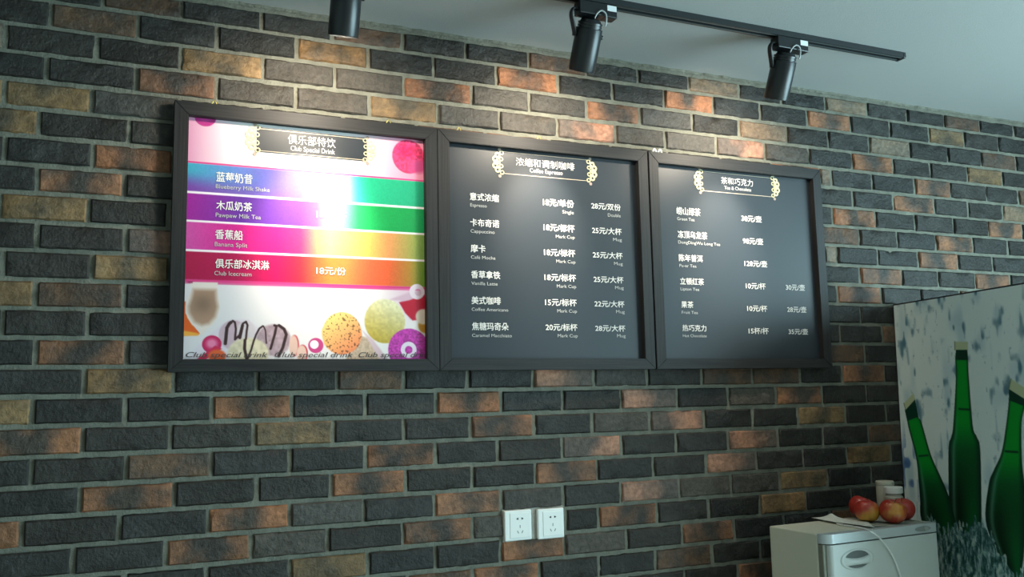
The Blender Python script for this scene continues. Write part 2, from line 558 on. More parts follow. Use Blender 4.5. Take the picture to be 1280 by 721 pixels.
PRINT_Y = .020
BOARDS = {1: (.1235, .8455), 2: (.8465, 1.5665), 3: (1.5715, 2.2915)}
ZB, ZT = 1.6375, 2.3455
RAIL = .0365
TEXTS = {
 1: [
  ('俱乐部特饮', 0.4185, 0.5506, 2.2616, 2.2889, 'heading', 0.006),
  ('Club Special Drink', 0.426, 0.5486, 2.2435, 2.258, 'heading', 0.012),
  ('蓝莓奶昔', 0.233, 0.3255, 2.1405, 2.1671, 'dish_name', 0.018),
  ('Blueberry Milk Shake', 0.2321, 0.3713, 2.1224, 2.1341, 'caption', 0.006),
  ('木瓜奶茶', 0.2344, 0.3253, 2.0648, 2.0893, 'dish_name', 0.02),
  ('Pawpaw Milk Tea', 0.2332, 0.3492, 2.0453, 2.0574, 'caption', 0.006),
  ('香蕉船', 0.2331, 0.3027, 1.9863, 2.0119, 'dish_name', 0.018),
  ('Banana Split', 0.2322, 0.3149, 1.9673, 1.979, 'caption', 0.006),
  ('俱乐部冰淇淋', 0.2345, 0.3726, 1.9094, 1.9338, 'dish_name', 0.02),
  ('Club Icecream', 0.2327, 0.3268, 1.8903, 1.9021, 'caption', 0.006),
  ('18元/份', 0.4989, 0.5798, 1.9021, 1.9242, 'price', 0.02),
  ('18元/杯', 0.4979, 0.5818, 2.0589, 2.0813, 'price', 0.02),
  ('Club special drink', 0.165, 0.3684, 1.6762, 1.6901, 'script_line', 0),
  ('Club special drink', 0.387, 0.598, 1.6762, 1.6906, 'script_line', 0),
  ('Club special drin', 0.6136, 0.8078, 1.6762, 1.6911, 'script_line', 0)],
 2: [
  ('浓缩和调制咖啡', 1.1049, 1.307, 2.2608, 2.2865, 'heading', 0.006),
  ('Coffee Espresso', 1.1511, 1.2641, 2.2437, 2.2573, 'heading', 0.012),
  ('意式浓缩', 0.9526, 1.0453, 2.1421, 2.1652, 'dish_name', 0.018),
  ('卡布奇诺', 0.9526, 1.045, 2.0636, 2.0866, 'dish_name', 0.018),
  ('摩卡', 0.9527, 0.9995, 1.9856, 2.0086, 'dish_name', 0.018),
  ('香草拿铁', 0.9527, 1.0452, 1.9081, 1.9311, 'dish_name', 0.018),
  ('美式咖啡', 0.9527, 1.0455, 1.8312, 1.8542, 'dish_name', 0.018),
  ('焦糖玛奇朵', 0.9528, 1.0687, 1.7549, 1.7779, 'dish_name', 0.018),
  ('Espresso', 0.9533, 1.0061, 2.1228, 2.1334, 'caption', 0.004),
  ('Cappuccino', 0.9531, 1.0301, 2.0441, 2.0546, 'caption', 0.004),
  ('Café Mocha', 0.9529, 1.0312, 1.966, 1.9763, 'caption', 0.004),
  ('Vanilla Latte', 0.9528, 1.0364, 1.8884, 1.8986, 'caption', 0.004),
  ('Coffee Americano', 0.9526, 1.0693, 1.8115, 1.8214, 'caption', 0.004),
  ('Caramel Macchiato', 0.9524, 1.0792, 1.735, 1.7449, 'caption', 0.004),
  ('18元/单份', 1.1938, 1.3005, 2.1418, 2.1655, 'price', 0.02),
  ('18元/标杯', 1.1934, 1.3004, 2.0637, 2.0868, 'price', 0.02),
  ('18元/标杯', 1.193, 1.3002, 1.9861, 2.0087, 'price', 0.02),
  ('18元/标杯', 1.1926, 1.3001, 1.909, 1.9312, 'price', 0.02),
  ('15元/标杯', 1.1922, 1.3, 1.8325, 1.8542, 'price', 0.02),
  ('20元/标杯', 1.1919, 1.2999, 1.7566, 1.7777, 'price', 0.02),
  ('28元/双份', 1.3629, 1.4696, 2.1432, 2.1646, 'price', 0.018),
  ('25元/大杯', 1.3629, 1.4697, 2.0647, 2.0859, 'price', 0.018),
  ('25元/大杯', 1.363, 1.4699, 1.9868, 2.0077, 'price', 0.018),
  ('25元/大杯', 1.3631, 1.4701, 1.9094, 1.93, 'price', 0.018),
  ('22元/大杯', 1.3631, 1.4702, 1.8325, 1.8529, 'price', 0.018),
  ('28元/大杯', 1.3632, 1.4704, 1.7561, 1.7763, 'price', 0.018),
  ('Single', 1.2597, 1.2995, 2.1215, 2.1327, 'caption', 0.008),
  ('Mark Cup', 1.2347, 1.3002, 2.0432, 2.0537, 'caption', 0.008),
  ('Mark Cup', 1.234, 1.3003, 1.9657, 1.9762, 'caption', 0.008),
  ('Mark Cup', 1.2334, 1.3004, 1.8888, 1.8992, 'caption', 0.008),
  ('Mark Cup', 1.2328, 1.3005, 1.8124, 1.8227, 'caption', 0.008),
  ('Mark Cup', 1.2321, 1.3006, 1.7366, 1.7468, 'caption', 0.008),
  ('Double', 1.422, 1.4687, 2.1223, 2.1332, 'caption', 0.004),
  ('Mug', 1.438, 1.4697, 2.0444, 2.0549, 'caption', 0.004),
  ('Mug', 1.4385, 1.47, 1.9671, 1.9776, 'caption', 0.004),
  ('Mug', 1.439, 1.4704, 1.8903, 1.9008, 'caption', 0.004),
  ('Mug', 1.4395, 1.4707, 1.814, 1.8245, 'caption', 0.004),
  ('Mug', 1.44, 1.4711, 1.7381, 1.7487, 'caption', 0.004)],
 3: [
  ('茶和巧克力', 1.8694, 2.0032, 2.2645, 2.2885, 'heading', 0.006),
  ('Tea & Chocolate', 1.8819, 1.9948, 2.2465, 2.2588, 'heading', 0.012),
  ('崂山绿茶', 1.6837, 1.7775, 2.146, 2.1714, 'dish_name', 0.018),
  ('冻顶乌龙茶', 1.6842, 1.8012, 2.0679, 2.0924, 'dish_name', 0.018),
  ('陈年普洱', 1.6846, 1.7783, 1.9903, 2.0139, 'dish_name', 0.018),
  ('立顿红茶', 1.6851, 1.7785, 1.9131, 1.9359, 'dish_name', 0.018),
  ('果茶', 1.6855, 1.7324, 1.8365, 1.8585, 'dish_name', 0.018),
  ('热巧克力', 1.6859, 1.7795, 1.7603, 1.7814, 'dish_name', 0.018),
  ('Green Tea', 1.684, 1.753, 2.1273, 2.138, 'caption', 0.004),
  ('DongDingWu Long Tea', 1.6845, 1.8523, 2.049, 2.0596, 'caption', 0.004),
  ('Pu-er Tea', 1.685, 1.7518, 1.9713, 1.9816, 'caption', 0.004),
  ('Lipton Tea', 1.6855, 1.7588, 1.8941, 1.9042, 'caption', 0.004),
  ('Fruit Tea', 1.686, 1.7493, 1.8173, 1.8272, 'caption', 0.004),
  ('Hot Chocolate', 1.6865, 1.7797, 1.7411, 1.7507, 'caption', 0.004),
  ('38元/壶', 1.9471, 2.0319, 2.1395, 2.1621, 'price', 0.018),
  ('98元/壶', 1.948, 2.0329, 2.0615, 2.0838, 'price', 0.018),
  ('128元/壶', 1.9489, 2.045, 1.984, 2.006, 'price', 0.018),
  ('10元/杯', 1.9498, 2.0331, 1.9069, 1.9286, 'price', 0.018),
  ('10元/杯', 1.9508, 2.0345, 1.8303, 1.8517, 'price', 0.018),
  ('15杯/杯', 1.9517, 2.0352, 1.7542, 1.7753, 'price', 0.018),
  ('30元/壶', 2.1208, 2.2046, 1.9075, 1.9291, 'price', 0.014),
  ('28元/壶', 2.1212, 2.2054, 1.8305, 1.8515, 'price', 0.014),
  ('35元/壶', 2.1216, 2.2062, 1.754, 1.7745, 'price', 0.014)]}
ORN = {1: [(0.3042, 0.3469, 2.2204, 2.3115), (0.6258, 0.6688, 2.222, 2.3035)], 2: [(1.0267, 1.0661, 2.2196, 2.3083), (1.3483, 1.3882, 2.2198, 2.307)], 3: [(1.7587, 1.7974, 2.2236, 2.312), (2.0802, 2.1191, 2.2238, 2.3141)]}
BAN = {1: (0.341, 0.6344, 2.2311, 2.3003), 2: (1.0586, 1.357, 2.2325, 2.3004), 3: (1.7951, 2.0856, 2.2346, 2.3016)}

def board(k, label):
    x0, x1 = BOARDS[k]
    root = thing('menu_board', label, 'menu board', ((x0 + x1) / 2, .0265, ZB), group='menu boards on the brick wall')
    ox, oy, oz = root.location
    def L(p):
        return (p[0] - ox, p[1] - oz)
    a, b, c, d = (x0, ZB), (x1, ZB), (x1, ZT), (x0, ZT)
    r = RAIL
    ia, ib, ic, id_ = (x0 + r, ZB + r * .9), (x1 - r, ZB + r * .9), (x1 - r, ZT - r), (x0 + r, ZT - r)
    for poly, m in (((a, b, ib, ia), M_frame_x), ((d, id_, ic, c), M_frame_x), ((a, ia, id_, d), M_frame_z), ((b, c, ic, ib), M_frame_z)):
        bm = bmesh.new()
        prism(bm, [L(p) for p in poly], 0 - oy, .026 - oy)
        bmesh.ops.bevel(bm, geom=list(bm.edges), offset=.0012, segments=2, affect='EDGES')
        from_bm('frame_rail', bm, root, m)
    return root, ia, ic

def scroll(parent, bx, flip, y, dark_end=False):
    x0, x1, z0, z1 = bx
    W, H = x1 - x0, z1 - z0
    ox, oy, oz = parent.location
    bm = bmesh.new()
    def P(a, b):
        return (x0 + (1 - a if flip else a) * W - ox, z0 + b * H - oz)
    lay = 0
    for a, b, r, ri in ((.26, .63, .115, .42), (.26, .40, .115, .42), (.44, .77, .105, .42), (.44, .26, .105, .42), (.30, .515, .085, .4),
                        (.78, .86, .080, .6), (.74, .64, .078, .55), (.74, .39, .078, .55), (.80, .17, .080, .6), (.55, .515, .060, .35), (.56, .70, .05, 0), (.56, .33, .05, 0)):
        p = P(a, b)
        annulus(bm, p[0], p[1], r * H, r * H * ri, y - oy - .0004 - lay * .00008, y - oy + .0008, 18)
        lay += 1
    s = from_bm('scroll_ornament', bm, parent, M_gold)
    s['label'] = 'gold scroll ornament at the end of the heading'
    for a, b in ((.62, .965), (.62, .045)):
        bm = bmesh.new()
        p = P(a, b)
        annulus(bm, p[0], p[1], .058 * H, 0, y - oy - .0003, y - oy + .0008, 18)
        from_bm('scroll_dot', bm, s, M_goldgrey)

def hook(parent, x, white=False):
    ox, oy, oz = parent.location
    bm = bmesh.new()
    pts = [(x - .006 - ox, .006 - oy, ZT - oz - .001), (x - .004 - ox, .005 - oy, ZT + .006 - oz), (x - ox, .005 - oy, ZT + .010 - oz), (x + .004 - ox, .005 - oy, ZT + .006 - oz), (x + .007 - ox, .006 - oy, ZT - oz - .001)]
    tube(bm, smooth_path(pts, 5), .0016 if not white else .0034, 8)
    o = from_bm('hanging_hook', bm, parent, M_plastic_white if white else M_brass, True)
    o['label'] = 'white hanging hook' if white else 'brass hanging hook'

# --- the printed picture of the drinks board, painted on a fine grid (millimetres from its upper left corner)
PW, PH = 648.0, 640.0

def seg_dist(px, py, a, b):
    ax, ay = a
    bx, by = b
    dx, dy = bx - ax, by - ay
    t = np.clip(((px - ax) * dx + (py - ay) * dy) / (dx * dx + dy * dy + 1e-9), 0, 1)
    return np.hypot(px - ax - t * dx, py - ay - t * dy)

class Paint:
    def __init__(s, px, py, base):
        s.x, s.y = px, py
        s.c = np.zeros((len(px), 3))
        s.c[:] = base
        s.aa = 1.6
    def put(s, mask, col):
        col = np.asarray(col, float)
        if col.ndim == 1:
            col = col[None, :]
        s.c = s.c * (1 - mask[:, None]) + col * mask[:, None]
    def cov(s, d, aa=None):
        aa = aa or s.aa
        return np.clip(.5 - d / aa, 0, 1)
    def poly(s, pts, col, aa=None):
        d = np.full(len(s.x), 1e9)
        inside = np.zeros(len(s.x), bool)
        n = len(pts)
        for i in range(n):
            a, b = pts[i], pts[(i + 1) % n]
            d = np.minimum(d, seg_dist(s.x, s.y, a, b))
            if a[1] != b[1]:
                cr = ((a[1] > s.y) != (b[1] > s.y)) & (s.x < (b[0] - a[0]) * (s.y - a[1]) / (b[1] - a[1]) + a[0])
                inside ^= cr
        s.put(s.cov(np.where(inside, -d, d), aa), col)
    def ell(s, c, rx, ry, col, aa=None):
        q = np.hypot((s.x - c[0]) / rx, (s.y - c[1]) / ry)
        s.put(s.cov((q - 1) * np.minimum(rx, ry), aa), col)
    def ring(s, c, r, ri, col, off=(0, 0)):
        d = np.maximum(np.hypot(s.x - c[0], s.y - c[1]) - r, ri - np.hypot(s.x - c[0] - off[0], s.y - c[1] - off[1]))
        s.put(s.cov(d), col)
    def line(s, pts, w, col):
        d = np.full(len(s.x), 1e9)
        for a, b in zip(pts, pts[1:]):
            d = np.minimum(d, seg_dist(s.x, s.y, a, b))
        s.put(s.cov(d - w / 2), col)

def vnoise(x, y, sc, seed):
    rs = np.random.RandomState(seed)
    g = rs.rand(64, 64)
    x, y = x / sc, y / sc
    xi, yi = np.floor(x).astype(int), np.floor(y).astype(int)
    fx, fy = x - xi, y - yi
    fx, fy = fx * fx * (3 - 2 * fx), fy * fy * (3 - 2 * fy)
    def G(a, b):
        return g[a % 64, b % 64]
    return (G(xi, yi) * (1 - fx) + G(xi + 1, yi) * fx) * (1 - fy) + (G(xi, yi + 1) * (1 - fx) + G(xi + 1, yi + 1) * fx) * fy

def grad(x, stops):
    xs = [s[0] for s in stops]
    return np.stack([np.interp(x, xs, [s[1][t] / 255 for s in stops]) for t in range(3)], 1)

def c255(r, g, b):
    return np.array((r / 255, g / 255, b / 255))

def smooth(a, b, x):
    t = np.clip((x - a) / (b - a), 0, 1)
    return t * t * (3 - 2 * t)

def paint_drinks(x, y):
    P = Paint(x, y, c255(236, 232, 232))
    # pink washes at both sides of the heading
    P.put(np.clip(1 - x / 150, 0, 1) ** 1.3 * .85 * (y < 140), c255(226, 140, 180))
    P.put(smooth(400, 640, x) * .75 * (y < 140), c255(236, 120, 160))
    P.ell(((43.8,-1.9)), 27, 25, c255(186, 46, 130))
    P.ell(((43.8,-1.9)), 15, 13, c255(200, 70, 148), 8)
    rb = (600.8,53.8)
    nz = vnoise(x, y, 5, 3)
    P.ell(rb, 48, 50, c255(226, 60, 110)[None, :] * (0.75 + .5 * nz[:, None]), 3)
    P.ell((rb[0] - 6, rb[1] - 16), 26, 20, c255(236, 40, 100)[None, :] * (0.8 + .4 * nz[:, None]), 16)
    P.ell((rb[0] + 30, rb[1] + 26), 26, 20, c255(200, 70, 130), 14)
    # the four stripes; paler middles of the upper three also paint in lamp glare
    e = [125.0, 199.8, 205.8, 276.1, 281.4, 353.2, 359.0, 432.1, 438.5]
    P.put(P.cov(np.abs(y - (e[0] + e[8]) / 2) - (e[8] - e[0]) / 2 - 5), c255(214, 60, 130))
    P.put(P.cov(np.abs(y - (e[0] + e[7]) / 2) - (e[7] - e[0]) / 2), c255(246, 236, 242))
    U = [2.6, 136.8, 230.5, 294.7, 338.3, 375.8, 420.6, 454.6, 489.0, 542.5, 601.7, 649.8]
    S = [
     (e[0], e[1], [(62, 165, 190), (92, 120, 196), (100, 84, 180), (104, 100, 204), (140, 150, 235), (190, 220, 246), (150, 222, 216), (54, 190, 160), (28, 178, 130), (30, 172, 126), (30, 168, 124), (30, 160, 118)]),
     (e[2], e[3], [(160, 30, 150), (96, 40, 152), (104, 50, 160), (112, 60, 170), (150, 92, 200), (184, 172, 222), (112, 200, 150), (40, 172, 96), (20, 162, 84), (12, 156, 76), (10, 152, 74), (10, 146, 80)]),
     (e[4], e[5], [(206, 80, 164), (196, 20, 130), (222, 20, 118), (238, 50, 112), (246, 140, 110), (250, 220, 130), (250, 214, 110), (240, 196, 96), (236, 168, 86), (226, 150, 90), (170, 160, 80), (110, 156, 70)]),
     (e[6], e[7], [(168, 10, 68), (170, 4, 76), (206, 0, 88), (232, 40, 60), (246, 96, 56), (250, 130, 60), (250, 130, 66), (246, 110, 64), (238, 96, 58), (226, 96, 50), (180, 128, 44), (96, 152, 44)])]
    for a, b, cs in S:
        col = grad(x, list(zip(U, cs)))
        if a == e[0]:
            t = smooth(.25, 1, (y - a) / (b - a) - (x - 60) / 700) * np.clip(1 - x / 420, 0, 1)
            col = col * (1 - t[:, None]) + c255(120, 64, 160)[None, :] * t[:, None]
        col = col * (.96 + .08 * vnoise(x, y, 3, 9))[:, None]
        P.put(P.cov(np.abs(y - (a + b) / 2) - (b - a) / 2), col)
    lo = y > e[8]
    P.put((smooth(470, 648, x) * smooth(e[8] + 130, e[8], y) * .6) * lo, c255(226, 160, 196))
    P.put((np.clip(1 - x / 600, 0, 1) * .35) * lo, c255(190, 180, 196))
    # tall glass of iced coffee and the orange wedge behind it
    P.poly([(-1.5,489.9), (5.9,489.8), (6.0,519.7), (25.1,550.9), (41.9,571.2), (37.5,576.0), (0.5,577.6)], c255(222, 96, 32))
    P.poly([(0.2,563.8), (40.4,571.6), (37.5,577.3), (0.5,578.2)], c255(240, 170, 70), 4)
    P.poly([(15.2,438.7), (83.6,438.0), (80.9,457.4), (87.5,482.9), (89.7,502.1), (85.3,527.8), (74.4,547.1), (55.8,563.2), (49.4,575.9), (44.0,575.9), (40.2,560.8), (22.1,549.4), (10.4,530.7), (5.6,504.0), (11.6,478.5), (21.3,458.6)], c255(228, 214, 208), 3)
    gx, gy = (47.8,495.1)
    cof = c255(176, 140, 118)[None, :] * (1 - .24 * np.exp(-((x - gx) ** 2 + (y - gy) ** 2) / 900.0))[:, None]
    P.poly([(23.6,457.2), (79.1,456.8), (80.8,483.1), (84.8,502.2), (78.6,527.9), (63.8,545.6), (45.9,550.6), (27.8,542.1), (14.9,519.6), (12.7,502.2), (19.4,481.5)], cof, 12)
    # plate with ice cream, chocolate sauce, fruit
    P.poly([(18.0,635.7), (38.0,601.2), (91.2,550.0), (118.4,533.6), (161.7,532.8), (187.0,555.1), (207.0,635.7)], c255(220, 208, 220), 5)
    P.ell(((125.2,574.5)), 37.2, 38.4, c255(198, 172, 186), 4)
    P.ell(((156.0,565.2)), 24.0, 27.6, c255(214, 200, 206), 6)
    P.ell(((226.9,587.1)), 44.4, 42.0, c255(176, 150, 160)[None, :] * (.9 + .2 * vnoise(x, y, 6, 5))[:, None], 6)
    P.ell(((281.6,601.5)), 12.0, 28.8, c255(196, 70, 80))
    P.ell(((278.7,601.5)), 11.4, 27.6, c255(226, 186, 172), 3)
    P.ell(((302.8,622.7)), 14.4, 24.0, c255(196, 56, 70))
    P.ell(((300.3,624.0)), 13.2, 24.0, c255(228, 190, 176), 3)
    P.ell(((163.0,621.3)), 51.6, 39.6, c255(218, 204, 176)[None, :] * (.92 + .16 * vnoise(x, y, 7, 6))[:, None], 5)
    choc = c255(58, 34, 36)
    P.line([(104.8,597.0), (108.0,556.1), (114.0,544.9), (117.9,541.6)], 8.4, choc)
    P.line([(122.1,537.4), (127.7,541.4), (130.5,559.1), (128.5,586.3), (139.4,575.0), (147.9,544.4), (155.6,539.4), (159.8,549.0), (157.5,565.2), (156.2,584.5)], 5.4, choc)
    P.line([(140.7,581.4), (147.0,549.2)], 7.8, choc)
    P.line([(153.8,587.7), (152.9,610.1), (158.5,635.1)], 7.5, choc)
    P.line([(198.3,550.4), (189.6,557.0), (181.6,573.0), (175.6,590.7), (169.7,613.3), (162.0,635.1)], 5, choc)
    P.line([(200.2,550.1), (205.4,561.4), (208.3,595.4)], 3.6, choc)
    P.line([(228.7,548.0), (233.8,549.6), (229.9,570.8), (219.3,609.9)], 6.6, choc)
    P.line([(240.2,547.9), (253.8,557.5), (259.7,572.2), (251.1,606.5), (240.4,629.3)], 7.8, choc)
    P.ell(((71.5,598.8)), 24.0, 22.8, c255(196, 34, 92))
    P.ell(((71.5,597.2)), 13.2, 12.0, c255(232, 128, 168), 10)
    P.poly([(35.8,637.2), (80.0,602.5), (96.8,610.4), (58.1,637.6)], c255(204, 40, 78))
    P.ell(((85.0,629.4)), 21.6, 16.8, c255(222, 96, 50), 5)
    P.poly([(7.7,437.4), (22.6,436.9), (20.9,442.0), (10.8,441.1)], c255(150, 40, 90), 3)
    # right hand ice cream scoops
    P.poly([(542.2,471.1), (599.6,448.6), (656.2,439.9), (655.4,522.6), (602.7,526.0), (574.3,473.7)], c255(214, 180, 200), 6)
    P.poly([(570.7,478.0), (599.5,471.7), (656.1,450.5), (655.4,522.6), (609.9,528.6), (588.4,508.2)], c255(186, 18, 50), 4)
    P.ell(((647.9,542.0)), 22, 22, c255(196, 140, 40), 5)
    P.ell(((640.8,517.6)), 22, 22, c255(232, 214, 196), 5)
    P.poly([(451.5,571.8), (482.4,578.3), (524.0,642.6), (417.5,642.5)], c255(196, 172, 150)[None, :] * (.9 + .2 * vnoise(x + y, x - y, 5, 4))[:, None], 4)
    P.poly([(465.2,558.2), (496.3,585.0), (541.5,642.7), (517.0,642.6)], c255(214, 186, 196), 5)
    vx, vy = (529.6,531.7)
    t = np.clip(((y - vy) * .8 - (x - vx) * .3) / 90 + .5, 0, 1)
    van = (c255(228, 224, 184)[None, :] * (1 - t[:, None]) + c255(190, 166, 70)[None, :] * t[:, None]) * (.93 + .14 * vnoise(x, y, 6, 7))[:, None]
    P.ell((vx, vy), 58, 62, van, 3)
    ox_, oy_ = (408.9,567.2)
    t = np.clip(((y - oy_) * .7 + (x - ox_) * .5) / 100 + .5, 0, 1)
    pe = c255(240, 224, 140)[None, :] * (1 - t[:, None]) + c255(240, 150, 104)[None, :] * t[:, None]
    sp = smooth(.66, .8, vnoise(x, y, 4, 8))
    pe = pe * (1 - .45 * sp[:, None]) * np.array([1, .94, .9])[None, :]
    P.ell((ox_, oy_), 53 + 4 * vnoise(x, y, 14, 2), 58, pe, 3)
    P.ell(((598.5,611.8)), 60, 60, c255(188, 58, 166)[None, :] * (.8 + .42 * vnoise(x, y, 4, 12))[:, None], 3)
    P.ring(((338.0,600.8)), 20.5, 0, c255(200, 66, 130), (-5, -4))
    P.ell(((334.0,598.2)), 11.5, 11.5, c255(246, 240, 244))
    P.ring(((623.2,446.2)), 22, 10, c255(232, 214, 228), (3, 2))
    P.ring(((597.8,611.8)), 23, 11, c255(232, 220, 236))
    return P.c

LABELS = {
    1: 'colourful pink and rainbow drinks menu board, headed Club Special Drink',
    2: 'black framed menu board headed Coffee Espresso, between the drinks and tea boards',
    3: 'black framed menu board headed Tea & Chocolate, nearest the bottle picture'}
M_drinks = mat('glossy_drinks_print', (1, 1, 1), .36, attr='tone', spec=.5)
for k in (1, 2, 3):
    root, ia, ic = board(k, LABELS[k])
    ox, oy, oz = root.location
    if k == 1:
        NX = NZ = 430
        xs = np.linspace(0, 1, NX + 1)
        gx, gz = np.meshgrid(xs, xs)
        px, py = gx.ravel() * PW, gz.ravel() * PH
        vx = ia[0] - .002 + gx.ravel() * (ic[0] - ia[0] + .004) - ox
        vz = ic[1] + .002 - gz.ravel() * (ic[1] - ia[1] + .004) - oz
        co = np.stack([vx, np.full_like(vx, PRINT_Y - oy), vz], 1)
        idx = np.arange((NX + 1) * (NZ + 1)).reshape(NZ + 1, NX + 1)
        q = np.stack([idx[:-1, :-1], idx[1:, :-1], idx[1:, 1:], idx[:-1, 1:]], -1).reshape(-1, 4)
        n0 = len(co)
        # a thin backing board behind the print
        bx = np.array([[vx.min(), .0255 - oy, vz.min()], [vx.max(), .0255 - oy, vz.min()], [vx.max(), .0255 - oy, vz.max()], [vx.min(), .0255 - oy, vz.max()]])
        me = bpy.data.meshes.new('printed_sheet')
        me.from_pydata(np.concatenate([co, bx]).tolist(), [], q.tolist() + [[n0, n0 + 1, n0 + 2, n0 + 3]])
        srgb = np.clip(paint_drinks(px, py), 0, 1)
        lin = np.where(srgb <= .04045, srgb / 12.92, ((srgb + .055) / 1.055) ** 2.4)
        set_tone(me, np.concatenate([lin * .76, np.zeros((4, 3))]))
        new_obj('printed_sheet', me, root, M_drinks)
    else:
        bm = bmesh.new()
        add_box(bm, ia[0] - .002 - ox, ic[0] + .002 - ox, PRINT_Y - oy, .0255 - oy, ia[1] - .002 - oz, ic[1] + .002 - oz)
        from_bm('printed_sheet', bm, root, M_panel)
    x0, x1, z0, z1 = BAN[k]
    if k == 1:
        bm = bmesh.new()
        add_box(bm, x0 - .006 - ox, x1 + .006 - ox, PRINT_Y - .0006 - oy, PRINT_Y + .0005 - oy, z0 - oz, z1 - oz)
        s = from_bm('heading_plate', bm, root, M_panel)
        s['label'] = 'black heading plate'
    for z in (z0 + .004, z1 - .004) if k == 1 else (z0, z1):
        bm = bmesh.new()
        add_box(bm, x0 - ox, x1 - ox, PRINT_Y - .0009 - oy, PRINT_Y + .0004 - oy, z - .0009 - oz, z + .0009 - oz)
        from_bm('heading_rule', bm, root, M_line)
    scroll(root, ORN[k][0], False, PRINT_Y - .001)
    scroll(root, ORN[k][1], True, PRINT_Y - .001)
    for body, a, b, c, d, kind, off in TEXTS[k]:
        off = {'heading': 0 if d - c > .012 else .008, 'dish_name': .014, 'price': .018, 'caption': .0}.get(kind, 0)
        m = M_script if kind == 'script_line' else M_cap if kind == 'caption' else M_white
        lettering(root, body, a, b, c, d, PRINT_Y - .0012, m, off, kind, shear=.45 if kind == 'script_line' else 0)
    for x, wh in {1: ((.2225, False), (.70, False)), 2: ((.915, False), (1.178, False)), 3: ((1.597, True), (1.618, True))}[k]:
        hook(root, x, wh)

# ------------------------------------------------------------------ power sockets
def socket(x0, z1, label):
    S = .0862
    root = thing('power_socket', label, 'socket', (x0 + S / 2, BRICK_Y + .004, z1 - S), group='power sockets under the boards')
    bm = bmesh.new()
    add_box(bm, -S / 2, S / 2, -.0125, 0, 0, S, .0035, 3)
    from_bm('face_plate', bm, root, M_plastic_white, False)
    bm = bmesh.new()
    add_box(bm, -.0265, .037, -.0138, -.012, .008, S - .008, .0008, 1)
    mod = from_bm('socket_module', bm, root, M_plastic_white)
    cx = .0045
    for poly in ([(cx - .0115, .062), (cx - .0045, .0585), (cx - .0045, .0655)], [(cx + .0125, .062), (cx + .0055, .0585), (cx + .0055, .0655)]):
        bm = bmesh.new()
        prism(bm, poly, -.0141, -.013)
        from_bm('two_pin_hole', bm, mod, M_dark)
    for ang, px, pz in ((.5, cx - .0065, .0245), (-.5, cx + .0075, .0245), (0, cx + .0005, .040)):
        bm = bmesh.new()
        h, wd = (.0042, .0011)
        pts = [(-wd, -h), (wd, -h), (wd, h), (-wd, h)]
        prism(bm, [(px + p[0] * math.cos(ang) - p[1] * math.sin(ang), pz + p[0] * math.sin(ang) + p[1] * math.cos(ang)) for p in pts], -.0141, -.013)
        from_bm('three_pin_slot', bm, mod, mat('socket_slot', (.16, .16, .15), .7))

s1 = ((1.0457, 1.2315))
s2 = ((1.1519, 1.2291))
socket(s1[0], s1[1], 'white square power socket farther from the cabinet with the apples')
socket(s2[0], s2[1], 'white square power socket nearer to the cabinet with the apples')
# pale filler squeezed between the two plates belongs to the wall
bm = bmesh.new()
add_box(bm, s1[0] - .003, s2[0] + .090, BRICK_Y + .002, BRICK_Y + .02, s1[1] - .090, s1[1] + .003, .002, 2)
pad = from_bm('trim_2', bm, None, mat('pale_filler', (.30, .29, .25), .9, nscale=60, bump=.6))
struct(pad)

# ------------------------------------------------------------------ lighting track and spotlights
TY, TZ = -.343, 2.6365
root = thing('lighting_track', 'long black lighting track fixed along the ceiling', 'lighting track', (.8, TY, CEIL))
bm = bmesh.new()
prof = [(-.0175, 0), (.0175, 0), (.0175, -.018), (.006, -.018), (.006, -.009), (-.006, -.009), (-.006, -.018), (-.0175, -.018)]
xa, xb = -1.2 - .8, 2.335 - .8
A = [bm.verts.new((xa, p[0], p[1] - .0005)) for p in prof]
B = [bm.verts.new((xb, p[0], p[1] - .0005)) for p in prof]
for i in range(len(prof)):
    bm.faces.new((A[i], A[(i + 1) % 8], B[(i + 1) % 8], B[i]))
bm.faces.new(A[::-1])
bm.faces.new(B)
from_bm('track_channel', bm, root, M_black2)
bm = bmesh.new()
add_box(bm, xb, xb + .012, -.0185, .0185, -.0195, -.0005, .002, 2)
from_bm('end_cap', bm, root, M_black2)
for s in (-1, 1):
    bm = bmesh.new()
    add_box(bm, xa + .01, xb - .002, s * .0095 - .0012, s * .0095 + .0012, -.0192, -.0178)
    from_bm('conductor_strip', bm, root, mat('track_strip', (.10, .12, .12), .3, metal=.6))

